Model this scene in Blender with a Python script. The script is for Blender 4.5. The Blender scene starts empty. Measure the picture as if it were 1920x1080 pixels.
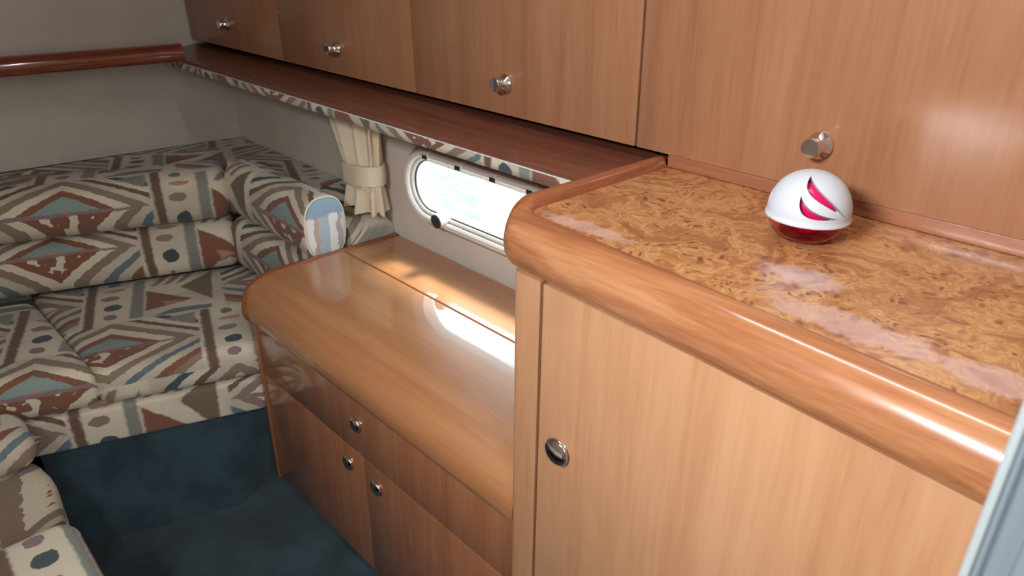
import bpy, bmesh, math, random
from mathutils import Vector, Matrix

random.seed(7)
S = bpy.context.scene
COL = S.collection

# ------------------------------------------------------------------ camera
cam = bpy.data.cameras.new('camera')
camo = bpy.data.objects.new('camera', cam)
COL.objects.link(camo)
camo.location = (0.6008, -0.8798, 1.2359)
camo.rotation_euler = (1.12281, -0.01012, 0.81327)
cam.sensor_width = 36.0
cam.lens = 1362.73 / 1920 * 36.0
cam.clip_start = 0.01
cam.dof.use_dof = True
cam.dof.focus_distance = 1.15
cam.dof.aperture_fstop = 11
S.camera = camo

# ------------------------------------------------------------------ view, world, large lights
S.view_settings.view_transform = 'Standard'
S.view_settings.look = 'None'
S.view_settings.gamma = 1.0
S.view_settings.use_curve_mapping = False
S.view_settings.exposure = 0.0

world = bpy.data.worlds.new('sky')
S.world = world
world.use_nodes = True
bg = world.node_tree.nodes['Background']
bg.inputs[0].default_value = (0.80, 0.92, 1.0, 1)
bg.inputs[1].default_value = 10.0

sun = bpy.data.lights.new('sun', 'SUN')
sun.energy = 13.0
sun.angle = math.radians(14)
sun.color = (1.0, 0.93, 0.80)
suno = bpy.data.objects.new('sun', sun)
COL.objects.link(suno)
suno.rotation_euler = Vector((0.10, -0.64, -0.77)).to_track_quat('-Z', 'Y').to_euler()


def area(name, loc, target, sx, sy, power, color=(1, 1, 1), spread=180):
    l = bpy.data.lights.new(name, 'AREA')
    l.shape = 'RECTANGLE'
    l.size, l.size_y, l.energy, l.color = sx, sy, power, color
    l.spread = math.radians(spread)
    o = bpy.data.objects.new(name, l)
    COL.objects.link(o)
    o.location = loc
    d = Vector(target) - Vector(loc)
    o.rotation_euler = d.to_track_quat('-Z', 'Y').to_euler()
    return o


# narrow overhead lamp, added for the thin highlight along the counter edge
area('edge_highlight_lamp', (0.14, -0.36, 1.885), (0.14, -0.359, 0), 0.68, 0.05, 3.4, (1.0, 0.98, 0.96))
# daylight from the open companionway behind the camera
area('companionway_daylight', (1.75, -1.00, 1.50), (-0.3, -0.45, 0.75), 0.9, 0.9, 20.0, (1.0, 0.98, 0.95))
# daylight through the window of the opposite side
area('port_side_daylight', (0.33, -1.330, 1.52), (0.42, -0.3, 0.90), 0.40, 0.12, 11.5, (0.96, 0.98, 1.0), 125)


# ------------------------------------------------------------------ helpers
def lin(r, g, b):
    def f(c):
        c /= 255.0
        return c / 12.92 if c <= 0.04045 else ((c + 0.055) / 1.055) ** 2.4
    return (f(r), f(g), f(b), 1.0)


class G:
    """tiny node-graph helper"""
    def __init__(s, name):
        s.m = bpy.data.materials.new(name)
        s.m.use_nodes = True
        s.t = s.m.node_tree
        s.t.nodes.clear()
        s.out = s.t.nodes.new('ShaderNodeOutputMaterial')
        s.b = s.t.nodes.new('ShaderNodeBsdfPrincipled')
        s.link(s.b.outputs[0], s.out.inputs[0])

    def link(s, a, b):
        s.t.links.new(a, b)

    def put(s, sock, v):
        if hasattr(v, 'links') or isinstance(v, bpy.types.NodeSocket):
            s.link(v, sock)
        else:
            sock.default_value = v

    def node(s, kind, **kw):
        n = s.t.nodes.new(kind)
        for k, v in kw.items():
            setattr(n, k, v)
        return n

    def math(s, op, a, b=0.0, c=0.0, clamp=False):
        n = s.node('ShaderNodeMath', operation=op, use_clamp=clamp)
        s.put(n.inputs[0], a)
        s.put(n.inputs[1], b)
        s.put(n.inputs[2], c)
        return n.outputs[0]

    def vmath(s, op, a, b=None, out=0):
        n = s.node('ShaderNodeVectorMath', operation=op)
        s.put(n.inputs[0], a)
        if b is not None:
            s.put(n.inputs[1], b)
        return n.outputs[out]

    def coords(s, which='Object', scale=(1, 1, 1), rot=(0, 0, 0), loc=(0, 0, 0)):
        n = s.node('ShaderNodeTexCoord')
        m = s.node('ShaderNodeMapping')
        s.link(n.outputs[which], m.inputs[0])
        m.inputs['Scale'].default_value = scale
        m.inputs['Rotation'].default_value = rot
        m.inputs['Location'].default_value = loc
        return m.outputs[0]

    def noise(s, vec, scale=5.0, detail=4.0, rough=0.5, dist=0.0, color=False):
        n = s.node('ShaderNodeTexNoise')
        s.link(vec, n.inputs['Vector'])
        n.inputs['Scale'].default_value = scale
        n.inputs['Detail'].default_value = detail
        n.inputs['Roughness'].default_value = rough
        n.inputs['Distortion'].default_value = dist
        return n.outputs[1 if color else 0]

    def ramp(s, f, stops, interp='LINEAR'):
        n = s.node('ShaderNodeValToRGB')
        s.link(f, n.inputs[0])
        e = n.color_ramp
        e.interpolation = interp
        while len(e.elements) < len(stops):
            e.elements.new(0.5)
        for el, (p, c) in zip(e.elements, stops):
            el.position = p
            el.color = c if len(c) == 4 else (*c, 1)
        return n.outputs[0]

    def step(s, f, a, b):
        n = s.node('ShaderNodeMapRange', interpolation_type='SMOOTHSTEP')
        s.put(n.inputs[0], f)
        n.inputs[1].default_value = a
        n.inputs[2].default_value = b
        return n.outputs[0]

    def mix(s, fac, a, b, mode='MIX'):
        n = s.node('ShaderNodeMix', data_type='RGBA', blend_type=mode)
        s.put(n.inputs['Factor'], fac)
        s.put(n.inputs['A'] if False else n.inputs[6], a)
        s.put(n.inputs[7], b)
        return n.outputs[2]

    def bump(s, h, strength=0.2, dist=0.002):
        n = s.node('ShaderNodeBump')
        n.inputs['Strength'].default_value = strength
        n.inputs['Distance'].default_value = dist
        s.link(h, n.inputs['Height'])
        s.link(n.outputs[0], s.b.inputs['Normal'])

    def set(s, **kw):
        for k, v in kw.items():
            s.put(s.b.inputs[k.replace('_', ' ')], v)
        return s.m


def wood(name, light, mid, dark, axis, rough=0.3, coat=0.5, grain=1.0, figure=0.5):
    """axis: grain direction 0/1/2"""
    g = G(name)
    sc = [26.0, 26.0, 26.0]
    sc[axis] = 1.3
    co = g.coords('Object', tuple(sc))
    n1 = g.noise(co, 1.0 * grain, 5, 0.6, 0.35)
    sf = [90.0, 90.0, 90.0]
    sf[axis] = 5.0
    n2 = g.noise(g.coords('Object', tuple(sf)), 2.2, 3, 0.6)
    sb = [3.2, 3.2, 3.2]
    sb[axis] = 0.9
    n3 = g.noise(g.coords('Object', tuple(sb)), 1.0, 2, 0.5, 0.4)
    w = g.math('FRACT', g.math('MULTIPLY', n3, 9.0))
    w = g.math('ABSOLUTE', g.math('SUBTRACT', w, 0.5))
    f = g.math('ADD', g.math('MULTIPLY', n1, 0.65), g.math('MULTIPLY', n2, 0.35))
    f = g.math('ADD', f, g.math('MULTIPLY', g.math('SUBTRACT', w, 0.25), 0.22 * figure))
    c = g.ramp(f, [(0.30, dark), (0.47, mid), (0.62, light)])
    g.bump(n2, 0.04, 0.0006)
    rr = g.math('MULTIPLY_ADD', n1, 0.10, rough - 0.05)
    return g.set(Base_Color=c, Roughness=rr, Coat_Weight=coat, Coat_Roughness=0.08)


M = {}
M['door_wood'] = wood('door_wood', lin(194, 147, 110), lin(187, 138, 101), lin(175, 124, 88), 2, 0.36, 0.25, figure=0.35)
M['locker_wood'] = wood('locker_wood', lin(166, 119, 88), lin(158, 110, 79), lin(146, 97, 68), 2, 0.32, 0.30, figure=0.35)
M['drawer_wood'] = wood('drawer_wood', lin(164, 112, 80), lin(156, 102, 72), lin(144, 90, 62), 2, 0.22, 0.6, figure=0.4)
M['edge_wood'] = wood('edge_wood', lin(182, 128, 88), lin(162, 105, 69), lin(134, 80, 50), 0, 0.24, 0.6, grain=1.4, figure=0.25)
M['edge_wood_cross'] = wood('edge_wood_cross', lin(164, 102, 66), lin(144, 82, 52), lin(120, 65, 40), 1, 0.24, 0.6, grain=1.4, figure=0.25)
M['ledge_wood'] = wood('ledge_wood', lin(122, 76, 58), lin(108, 62, 47), lin(90, 50, 38), 0, 0.36, 0.3, grain=1.4, figure=0.25)
M['rail_wood'] = wood('rail_wood', lin(140, 72, 50), lin(118, 56, 38), lin(92, 42, 28), 1, 0.16, 0.9, grain=1.4, figure=0.25)
M['strip_wood'] = wood('strip_wood', lin(170, 116, 86), lin(154, 98, 70), lin(138, 84, 58), 0, 0.35, 0.3, figure=0.2)


def dresser_top():
    g = G('dresser_top_wood')
    n1 = g.noise(g.coords('Object', (1.2, 24, 24)), 1.0, 5, 0.6, 0.3)
    n2 = g.noise(g.coords('Object', (5, 90, 90)), 2.0, 3, 0.6)
    f = g.math('ADD', g.math('MULTIPLY', n1, 0.65), g.math('MULTIPLY', n2, 0.35))
    c = g.ramp(f, [(0.30, lin(172, 114, 74)), (0.48, lin(184, 127, 84)), (0.64, lin(195, 140, 96))])
    # fine scratches in one scuffed area near the tall cabinet
    co = g.coords('Object')
    sep = g.node('ShaderNodeSeparateXYZ')
    g.link(co, sep.inputs[0])
    dx = g.math('DIVIDE', g.math('SUBTRACT', sep.outputs[0], 0.36), 0.24)
    dy = g.math('DIVIDE', g.math('SUBTRACT', sep.outputs[1], -0.10), 0.09)
    r = g.math('SQRT', g.math('ADD', g.math('MULTIPLY', dx, dx), g.math('MULTIPLY', dy, dy)))
    r = g.math('ADD', r, g.math('MULTIPLY', g.noise(co, 14, 3), 0.7))
    area_m = g.step(r, 1.6, 0.5)
    s1 = g.noise(co, 70.0, 3, 0.6, 9.0)
    sc = g.step(s1, 0.50, 0.64)
    m = g.math('MULTIPLY', area_m, g.math('MULTIPLY_ADD', sc, 0.32, 0.26))
    c = g.mix(m, c, lin(206, 176, 164))
    g.bump(s1, 0.02, 0.0004)
    rr = g.math('ADD', 0.30, g.math('MULTIPLY', m, 0.25))
    return g.set(Base_Color=c, Roughness=rr, Coat_Weight=0.85, Coat_Roughness=g.math('MULTIPLY_ADD', m, 0.35, 0.04))


M['dresser_top'] = dresser_top()


def burl():
    g = G('burl_veneer')
    co = g.coords('Object')
    wcol = g.noise(co, 9.0, 3, 0.55, color=True)
    off = g.vmath('SUBTRACT', wcol, (0.5, 0.5, 0.5))
    sc = g.node('ShaderNodeVectorMath', operation='SCALE')
    g.link(off, sc.inputs[0])
    sc.inputs['Scale'].default_value = 0.16
    wco = g.vmath('ADD', co, sc.outputs[0])
    big = g.noise(wco, 9.0, 8, 0.72, 1.4)
    fine = g.noise(wco, 60.0, 6, 0.65, 2.5)
    # growth rings that follow the warped field
    fld = g.noise(wco, 9.0, 3, 0.5, 1.0)
    rings = g.math('SINE', g.math('MULTIPLY', fld, 190.0))
    c = g.ramp(big, [(0.32, lin(132, 82, 50)), (0.43, lin(170, 116, 74)), (0.51, lin(208, 158, 104)), (0.58, lin(180, 126, 80)), (0.68, lin(146, 92, 56))])
    c = g.mix(g.math('MULTIPLY', g.step(fine, 0.44, 0.60), 0.42), c, lin(146, 90, 58))
    c = g.mix(g.math('MULTIPLY', g.step(rings, 0.0, 1.0), 0.34), c, lin(142, 88, 54))
    # clustered dark pips
    v = g.node('ShaderNodeTexVoronoi', feature='F1')
    g.link(wco, v.inputs['Vector'])
    v.inputs['Scale'].default_value = 75.0
    cl = g.step(g.noise(co, 16.0, 3, 0.6), 0.43, 0.54)
    pips = g.math('MULTIPLY', g.step(v.outputs['Distance'], 0.36, 0.14), cl)
    c = g.mix(g.math('MULTIPLY', pips, 0.85), c, lin(98, 52, 30))
    v2 = g.node('ShaderNodeTexVoronoi', feature='F1')
    g.link(wco, v2.inputs['Vector'])
    v2.inputs['Scale'].default_value = 34.0
    cl2 = g.step(g.noise(co, 7.0, 2, 0.5), 0.39, 0.50)
    spots = g.math('MULTIPLY', g.step(v2.outputs['Distance'], 0.34, 0.05), cl2)
    c = g.mix(g.math('MULTIPLY', spots, 0.75), c, lin(112, 58, 34))
    # pale pinkish patches with ragged outlines near the front edge
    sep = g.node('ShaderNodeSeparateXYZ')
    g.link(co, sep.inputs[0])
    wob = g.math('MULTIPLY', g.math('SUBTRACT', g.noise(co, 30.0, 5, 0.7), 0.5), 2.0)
    patch_m = None
    for (x, y, a, b) in PALE_PATCHES:
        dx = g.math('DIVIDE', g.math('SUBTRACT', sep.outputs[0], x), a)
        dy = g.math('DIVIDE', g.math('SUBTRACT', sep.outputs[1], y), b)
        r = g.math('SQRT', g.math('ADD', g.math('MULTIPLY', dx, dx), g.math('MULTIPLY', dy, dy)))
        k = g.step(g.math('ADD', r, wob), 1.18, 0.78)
        patch_m = k if patch_m is None else g.math('MAXIMUM', patch_m, k)
    c = g.mix(g.math('MULTIPLY', patch_m, 0.48), c, lin(208, 180, 178))
    g.bump(fine, 0.03, 0.0004)
    return g.set(Base_Color=c, Roughness=0.28, Coat_Weight=0.5, Coat_Roughness=0.08)


# patch centres measured on the counter (metres, counter space)
PALE_PATCHES = [(x - 0.28, y + 0.15, a, b) for x, y, a, b in ((0.085, -0.272, 0.065, 0.014), (0.325, -0.215, 0.040, 0.022), (0.405, -0.283, 0.085, 0.022), (0.520, -0.283, 0.05, 0.022))]
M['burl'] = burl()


def upholstery():
    """large woven print: diamonds, stripes, triangles and daubs on a cream ground; UV in metres"""
    g = G('printed_upholstery')
    uvn = g.node('ShaderNodeUVMap')
    uv = uvn.outputs[0]
    wc = g.noise(uv, 60.0, 3, 0.6, color=True)
    wo = g.vmath('SUBTRACT', wc, (0.5, 0.5, 0.5))
    sc = g.node('ShaderNodeVectorMath', operation='SCALE')
    g.link(wo, sc.inputs[0])
    sc.inputs['Scale'].default_value = 0.012
    uvw = g.vmath('ADD', uv, sc.outputs[0])
    sep = g.node('ShaderNodeSeparateXYZ')
    g.link(uvw, sep.inputs[0])
    U, V = sep.outputs[0], sep.outputs[1]
    v0 = g.math('DIVIDE', V, 0.27)
    row = g.math('FLOOR', v0)
    v = g.math('SUBTRACT', v0, row)
    u0 = g.math('ADD', g.math('DIVIDE', U, 0.72), g.math('MULTIPLY', row, 0.37))
    cell = g.math('FLOOR', u0)
    u = g.math('SUBTRACT', u0, cell)
    P = g.node('ShaderNodeCombineXYZ')
    g.link(u, P.inputs[0])
    g.link(v, P.inputs[1])
    P.inputs[2].default_value = 1.0
    P = P.outputs[0]
    cream, cream2 = lin(220, 211, 188), lin(200, 191, 173)
    rust, brown, taupe = lin(134, 82, 60), lin(112, 86, 70), lin(142, 124, 104)
    olive, grey, blue = lin(116, 102, 80), lin(136, 140, 132), lin(100, 122, 130)
    teal, mauve, slate, peach = lin(134, 160, 154), lin(142, 118, 122), lin(64, 84, 90), lin(182, 140, 106)
    e = 0.006

    def poly(pts):
        m = None
        cx = sum(p[0] for p in pts) / len(pts)
        cy = sum(p[1] for p in pts) / len(pts)
        for i in range(len(pts)):
            (x0, y0), (x1, y1) = pts[i], pts[(i + 1) % len(pts)]
            nx, ny = -(y1 - y0), (x1 - x0)
            L = math.hypot(nx, ny)
            nx, ny = nx / L, ny / L
            c = -(nx * x0 + ny * y0)
            if nx * cx + ny * cy + c < 0:
                nx, ny, c = -nx, -ny, -c
            d = g.vmath('DOT_PRODUCT', P, (nx, ny, c), out=1)
            m = d if m is None else g.math('MINIMUM', m, d)
        return g.step(m, -e, e)

    def blob(x, y, a, b):
        q = g.vmath('MULTIPLY', g.vmath('SUBTRACT', P, (x, y, 1.0)), (1 / a, 1 / b, 0))
        return g.step(g.vmath('LENGTH', q, out=1), 1.06, 0.94)

    c = g.mix(g.step(g.noise(uv, 5.0, 2), 0.45, 0.6), cream, cream2)
    # nested diamond
    du = g.math('ABSOLUTE', g.math('SUBTRACT', u, 0.27))
    dvs = g.math('SUBTRACT', v, 0.5)
    dv = g.math('ABSOLUTE', dvs)
    d = g.math('ADD', g.math('DIVIDE', du, 0.27), g.math('DIVIDE', dv, 0.52))
    top = g.ramp(g.math('DIVIDE', d, 2.0), [(0, peach), (0.06, teal), (0.215, rust), (0.30, cream), (0.395, taupe), (0.49, cream2), (0.57, brown), (0.63, cream), (0.72, slate), (0.79, cream2)], 'CONSTANT')
    bot = g.ramp(g.math('DIVIDE', d, 2.0), [(0, rust), (0.27, cream), (0.36, taupe), (0.45, cream2), (0.54, blue), (0.61, cream2), (0.70, rust), (0.78, taupe), (0.86, cream2)], 'CONSTANT')
    dm = g.mix(g.step(dvs, -0.012, 0.012), bot, top)
    lim = g.math('MULTIPLY', g.step(u, 0.545, 0.535), g.step(u, 0.0, 0.01))
    c = g.mix(lim, c, dm)
    sq = g.math('MULTIPLY', g.step(g.noise(uv, 38.0, 1, 0.3), 0.54, 0.57), g.math('MULTIPLY', g.step(dvs, 0.0, -0.02), g.step(d, 0.44, 0.40)))
    c = g.mix(sq, c, cream)
    c = g.mix(poly([(0.06, 0.475), (0.50, 0.50), (0.50, 0.525), (0.06, 0.525)]), c, mauve)
    # stripes
    c = g.mix(poly([(0.555, -0.1), (0.585, -0.1), (0.578, 1.1), (0.546, 1.1)]), c, brown)
    c = g.mix(poly([(0.695, 0.05), (0.738, 0.05), (0.738, 0.92), (0.70, 0.90)]), c, grey)
    # daubs
    for (x, y, a, b, col) in ((0.635, 0.14, 0.022, 0.055, mauve), (0.64, 0.34, 0.028, 0.07, slate), (0.628, 0.56, 0.03, 0.05, taupe), (0.64, 0.74, 0.035, 0.035, peach), (0.632, 0.90, 0.02, 0.05, blue)):
        c = g.mix(blob(x, y, a, b), c, col)
    # triangles and slanted bars
    c = g.mix(poly([(0.745, 0.16), (0.745, 0.62), (0.90, 0.28)]), c, rust)
    c = g.mix(poly([(0.81, 0.22), (0.80, 0.32), (0.87, 0.28)]), c, peach)
    c = g.mix(poly([(0.86, 0.60), (0.975, 0.92), (0.965, 0.22)]), c, olive)
    for k in range(3):
        x = 0.755 + 0.045 * k
        c = g.mix(poly([(x, 0.72), (x + 0.022, 0.72), (x + 0.075, 0.97), (x + 0.045, 0.97)]), c, mauve if k != 1 else taupe)
    c = g.mix(poly([(0.76, 0.02), (0.96, 0.02), (0.96, 0.10), (0.84, 0.13)]), c, blue)
    c = g.mix(poly([(0.43, 0.93), (0.53, 0.98), (0.53, 0.72)]), c, grey)
    # per-repeat tone shift so that repeats differ, plus the weave
    wn = g.node('ShaderNodeTexWhiteNoise', noise_dimensions='2D')
    cv = g.node('ShaderNodeCombineXYZ')
    g.link(cell, cv.inputs[0])
    g.link(row, cv.inputs[1])
    g.link(cv.outputs[0], wn.inputs['Vector'])
    hs = g.node('ShaderNodeHueSaturation')
    g.link(g.math('MULTIPLY_ADD', wn.outputs[0], 0.016, 0.492), hs.inputs['Hue'])
    hs.inputs['Saturation'].default_value = 0.92
    g.link(c, hs.inputs['Color'])
    c = hs.outputs[0]
    wv = g.noise(g.vmath('MULTIPLY', uv, (900, 260, 1)), 1.0, 2)
    c = g.mix(g.math('MULTIPLY', g.step(wv, 0.35, 0.7), 0.16), c, lin(92, 84, 74))
    g.bump(wv, 0.35, 0.0012)
    return g.set(Base_Color=c, Roughness=0.9, Sheen_Weight=0.15)


M['fabric'] = upholstery()


def pale_stripe():
    g = G('pale_striped_upholstery')
    uvn = g.node('ShaderNodeUVMap')
    n = g.noise(uvn.outputs[0], 40.0, 3, 0.6)
    sep = g.node('ShaderNodeSeparateXYZ')
    g.link(uvn.outputs[0], sep.inputs[0])
    x = g.math('ADD', g.math('MULTIPLY_ADD', sep.outputs[0], 9.0, 1.30), g.math('MULTIPLY', g.math('SUBTRACT', n, 0.5), 0.20))
    c = g.ramp(x, [(0.0, lin(222, 220, 214)), (0.25, lin(184, 160, 150)), (0.36, lin(168, 182, 192)), (0.60, lin(222, 220, 214)), (0.80, lin(170, 160, 158)), (0.9, lin(206, 200, 190))], 'CONSTANT')
    c = g.mix(g.step(g.math('ADD', sep.outputs[1], g.math('MULTIPLY', n, 0.03)), 0.655, 0.662), c, lin(140, 162, 180))
    w = g.noise(g.vmath('MULTIPLY', uvn.outputs[0], (900, 260, 1)), 1.0, 2)
    g.bump(w, 0.35, 0.0012)
    return g.set(Base_Color=c, Roughness=0.9)


M['pale_stripe'] = pale_stripe()


def soft(name, a, b, scale, rough=0.95, bump=0.3, bd=0.002, fine=260, sheen=0.0):
    g = G(name)
    co = g.coords('Object')
    n = g.noise(co, scale, 4, 0.6)
    f = g.noise(co, fine, 2, 0.6)
    c = g.mix(g.step(g.math('ADD', g.math('MULTIPLY', n, 0.75), g.math('MULTIPLY', f, 0.25)), 0.35, 0.65), a, b)
    g.bump(f, bump, bd)
    return g.set(Base_Color=c, Roughness=rough, Sheen_Weight=sheen)


M['carpet'] = soft('blue_carpet', lin(30, 48, 58), lin(50, 72, 83), 9.0, 1.0, 0.6, 0.004, 420, 0.12)
M['liner'] = soft('beige_wall_liner', lin(190, 184, 175), lin(200, 194, 185), 6.0, 0.95, 0.25, 0.001, 500)
M['hull_liner'] = soft('beige_hull_liner', lin(212, 203, 192), lin(220, 212, 202), 6.0, 0.9, 0.2, 0.001, 500)
M['ceiling'] = soft('pale_headliner', lin(206, 202, 194), lin(214, 210, 202), 5.0, 0.95, 0.2, 0.001, 400)
M['curtain'] = soft('cream_curtain', lin(226, 212, 186), lin(232, 220, 196), 12.0, 0.9, 0.25, 0.0008, 700)
M['dark_gap'] = soft('dark_carcass', lin(70, 44, 32), lin(84, 52, 38), 8.0, 0.8, 0.05)


def plain(name, col, rough=0.5, metal=0.0, var=0.06, **kw):
    g = G(name)
    n = g.noise(g.coords('Object'), 18.0, 3)
    d = tuple(x * (1 - var) for x in col[:3]) + (1,)
    return g.set(Base_Color=g.mix(n, d, col), Roughness=rough, Metallic=metal, **kw)


M['chrome'] = plain('polished_chrome', (0.78, 0.78, 0.79, 1), 0.06, 1.0, 0.03)
M['dark_chrome'] = plain('dark_knob_face', (0.12, 0.12, 0.13, 1), 0.08, 1.0, 0.03)
M['white_frame'] = plain('off_white_port_frame', lin(226, 220, 212), 0.4, var=0.03)
M['grey_frame'] = plain('grey_port_flange', lin(150, 148, 144), 0.45, var=0.04)
M['black_plastic'] = plain('black_plastic', lin(46, 46, 56), 0.35)
M['white_plastic'] = plain('white_plastic', lin(196, 203, 212), 0.45, var=0.02)
M['gel'] = plain('pink_gel', lin(214, 20, 92), 0.25, var=0.15)
M['alu'] = plain('grey_aluminium', lin(128, 140, 150), 0.38, 0.35, 0.06)
M['alu_light'] = plain('light_grey_seal', lin(146, 154, 156), 0.5, 0.0, 0.05)
M['gelcoat'] = plain('white_gelcoat', lin(238, 242, 244), 0.3, var=0.02)
M['highlight_white'] = plain('white_highlight', lin(232, 230, 226), 0.3, var=0.02)  # white for the highlight line built under the ledge
M['joint'] = plain('dark_joint', lin(40, 34, 30), 0.7)
M['teak'] = wood('cockpit_teak', lin(170, 130, 96), lin(150, 110, 78), lin(120, 84, 58), 0, 0.6, 0.0)


def glass(name, col, rough=0.0, ior=1.45):
    g = G(name)
    n = g.noise(g.coords('Object'), 30.0, 2)
    d = tuple(x * 0.97 for x in col[:3]) + (1,)
    return g.set(Base_Color=g.mix(n, d, col), Roughness=rough, IOR=ior, Transmission_Weight=1.0)


M['red_bowl'] = glass('clear_pink_plastic', lin(255, 188, 208), 0.03, 1.12)


def pane_glass():
    g = G('port_glass')
    tr = g.node('ShaderNodeBsdfTransparent')
    tr.inputs[0].default_value = (0.92, 0.97, 0.98, 1)
    gl = g.node('ShaderNodeBsdfGlossy')
    gl.inputs['Roughness'].default_value = 0.02
    mx = g.node('ShaderNodeMixShader')
    n = g.noise(g.coords('Object'), 40.0, 3)
    g.link(g.math('MULTIPLY_ADD', n, 0.03, 0.04), mx.inputs[0])
    g.link(tr.outputs[0], mx.inputs[1])
    g.link(gl.outputs[0], mx.inputs[2])
    g.link(mx.outputs[0], g.out.inputs[0])
    return g.m


M['pane'] = pane_glass()


def water():
    g = G('harbour_water')
    co = g.coords('Object', (1.0, 3.0, 1.0), (0, 0, 0.5))
    n = g.noise(co, 2.2, 4, 0.6, 0.6)
    c = g.mix(g.step(n, 0.4, 0.62), lin(66, 76, 78), lin(71, 83, 85))
    g.bump(n, 0.5, 0.06)
    return g.set(Base_Color=c, Roughness=0.35, Specular_IOR_Level=0.1)


M['water'] = water()


# ------------------------------------------------------------------ mesh helpers
def obj(name, verts, faces, mat, parent=None, smooth=False, uvf=None, auto=None):
    me = bpy.data.meshes.new(name)
    off = Vector((0, 0, 0))
    p = parent
    while p is not None:
        off += p.location
        p = p.parent
    me.from_pydata([tuple(Vector(v) - off) for v in verts], [], faces)
    bm = bmesh.new()
    bm.from_mesh(me)
    bmesh.ops.recalc_face_normals(bm, faces=bm.faces)
    bm.to_mesh(me)
    bm.free()
    me.materials.append(M[mat])
    if uvf:
        ul = me.uv_layers.new(name='UVMap')
        for poly in me.polygons:
            for li in poly.loop_indices:
                w = me.vertices[me.loops[li].vertex_index].co + off
                ul.data[li].uv = uvf(w, poly.normal)
    if smooth:
        for poly in me.polygons:
            poly.use_smooth = True
        if auto:
            me.set_sharp_from_angle(angle=math.radians(auto))
    o = bpy.data.objects.new(name, me)
    COL.objects.link(o)
    if parent is not None:
        o.parent = parent
    return o


def thing(name, label, cat, loc, group=None):
    o = bpy.data.objects.new(name, None)
    o.empty_display_size = 0.05
    COL.objects.link(o)
    o.location = loc
    return tag(o, label, cat, group)


def tag(o, label, cat, group=None):
    o['label'] = label
    o['category'] = cat
    if group:
        o['group'] = group
    return o


def struct(o):
    o['kind'] = 'structure'
    return o


def bm_out(bm):
    bm.verts.ensure_lookup_table()
    bm.verts.index_update()
    v = [tuple(x.co) for x in bm.verts]
    f = [[x.index for x in fc.verts] for fc in bm.faces]
    bm.free()
    return v, f


def prism_bm(poly, z0, z1):
    bm = bmesh.new()
    n = len(poly)
    a = [bm.verts.new((p[0], p[1], z0)) for p in poly]
    b = [bm.verts.new((p[0], p[1], z1)) for p in poly]
    bm.faces.new(a[::-1])
    bm.faces.new(b)
    for i in range(n):
        j = (i + 1) % n
        bm.faces.new((a[i], a[j], b[j], b[i]))
    bmesh.ops.recalc_face_normals(bm, faces=bm.faces)
    return bm


def box(name, x0, x1, y0, y1, z0, z1, mat, parent=None, bev=0.0, seg=3, uvf=None, shear=None):
    bm = prism_bm([(x0, y0), (x1, y0), (x1, y1), (x0, y1)], z0, z1)
    if bev:
        bmesh.ops.bevel(bm, geom=list(bm.edges), offset=bev, segments=seg, profile=0.5, affect='EDGES')
    v, f = bm_out(bm)
    if shear:
        v = [shear(p) for p in v]
    return obj(name, v, f, mat, parent, smooth=bool(bev), uvf=uvf, auto=40 if bev else None)


def prism(name, poly, z0, z1, mat, parent=None, bev=0.0, seg=4, uvf=None, puff=0.0, auto=None, cuts=0):
    bm = prism_bm(poly, z0, z1)
    if bev:
        bmesh.ops.bevel(bm, geom=list(bm.edges), offset=bev, segments=seg, profile=0.5, affect='EDGES')
    if puff:
        top = [f for f in bm.faces if len(f.verts) >= 4 and f.normal.z > 0.99 and f.calc_area() > 0.01]
        r = bmesh.ops.inset_region(bm, faces=top, thickness=0.05, depth=0)
        r = bmesh.ops.inset_region(bm, faces=top, thickness=0.05, depth=0)
        for f in top:
            for q in f.verts:
                q.co.z += puff
        for q in bm.verts:
            pass
    v, f = bm_out(bm)
    return obj(name, v, f, mat, parent, smooth=bool(bev), uvf=uvf, auto=auto)


def extrude_x(name, prof, x0, x1, mat, parent=None, smooth=True, auto=35, uvf=None, nx=1):
    n = len(prof)
    v, f = [], []
    for k in range(nx + 1):
        x = x0 + (x1 - x0) * k / nx
        v += [(x, y, z) for y, z in prof]
    for k in range(nx):
        for i in range(n):
            j = (i + 1) % n
            f.append((k * n + i, k * n + j, (k + 1) * n + j, (k + 1) * n + i))
    f.append(tuple(range(n - 1, -1, -1)))
    f.append(tuple(range(nx * n, nx * n + n)))
    return obj(name, v, f, mat, parent, smooth, uvf, auto)


def loft(name, secs, mat, parent=None, closed=True, caps=True, smooth=True, auto=None, uvf=None):
    n = len(secs[0])
    v = [p for s in secs for p in s]
    f = []
    for k in range(len(secs) - 1):
        for i in range(n if closed else n - 1):
            j = (i + 1) % n
            f.append((k * n + i, k * n + j, (k + 1) * n + j, (k + 1) * n + i))
    if caps:
        f.append(tuple(range(n - 1, -1, -1)))
        f.append(tuple(range((len(secs) - 1) * n, len(secs) * n)))
    return obj(name, v, f, mat, parent, smooth, uvf, auto)


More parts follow.
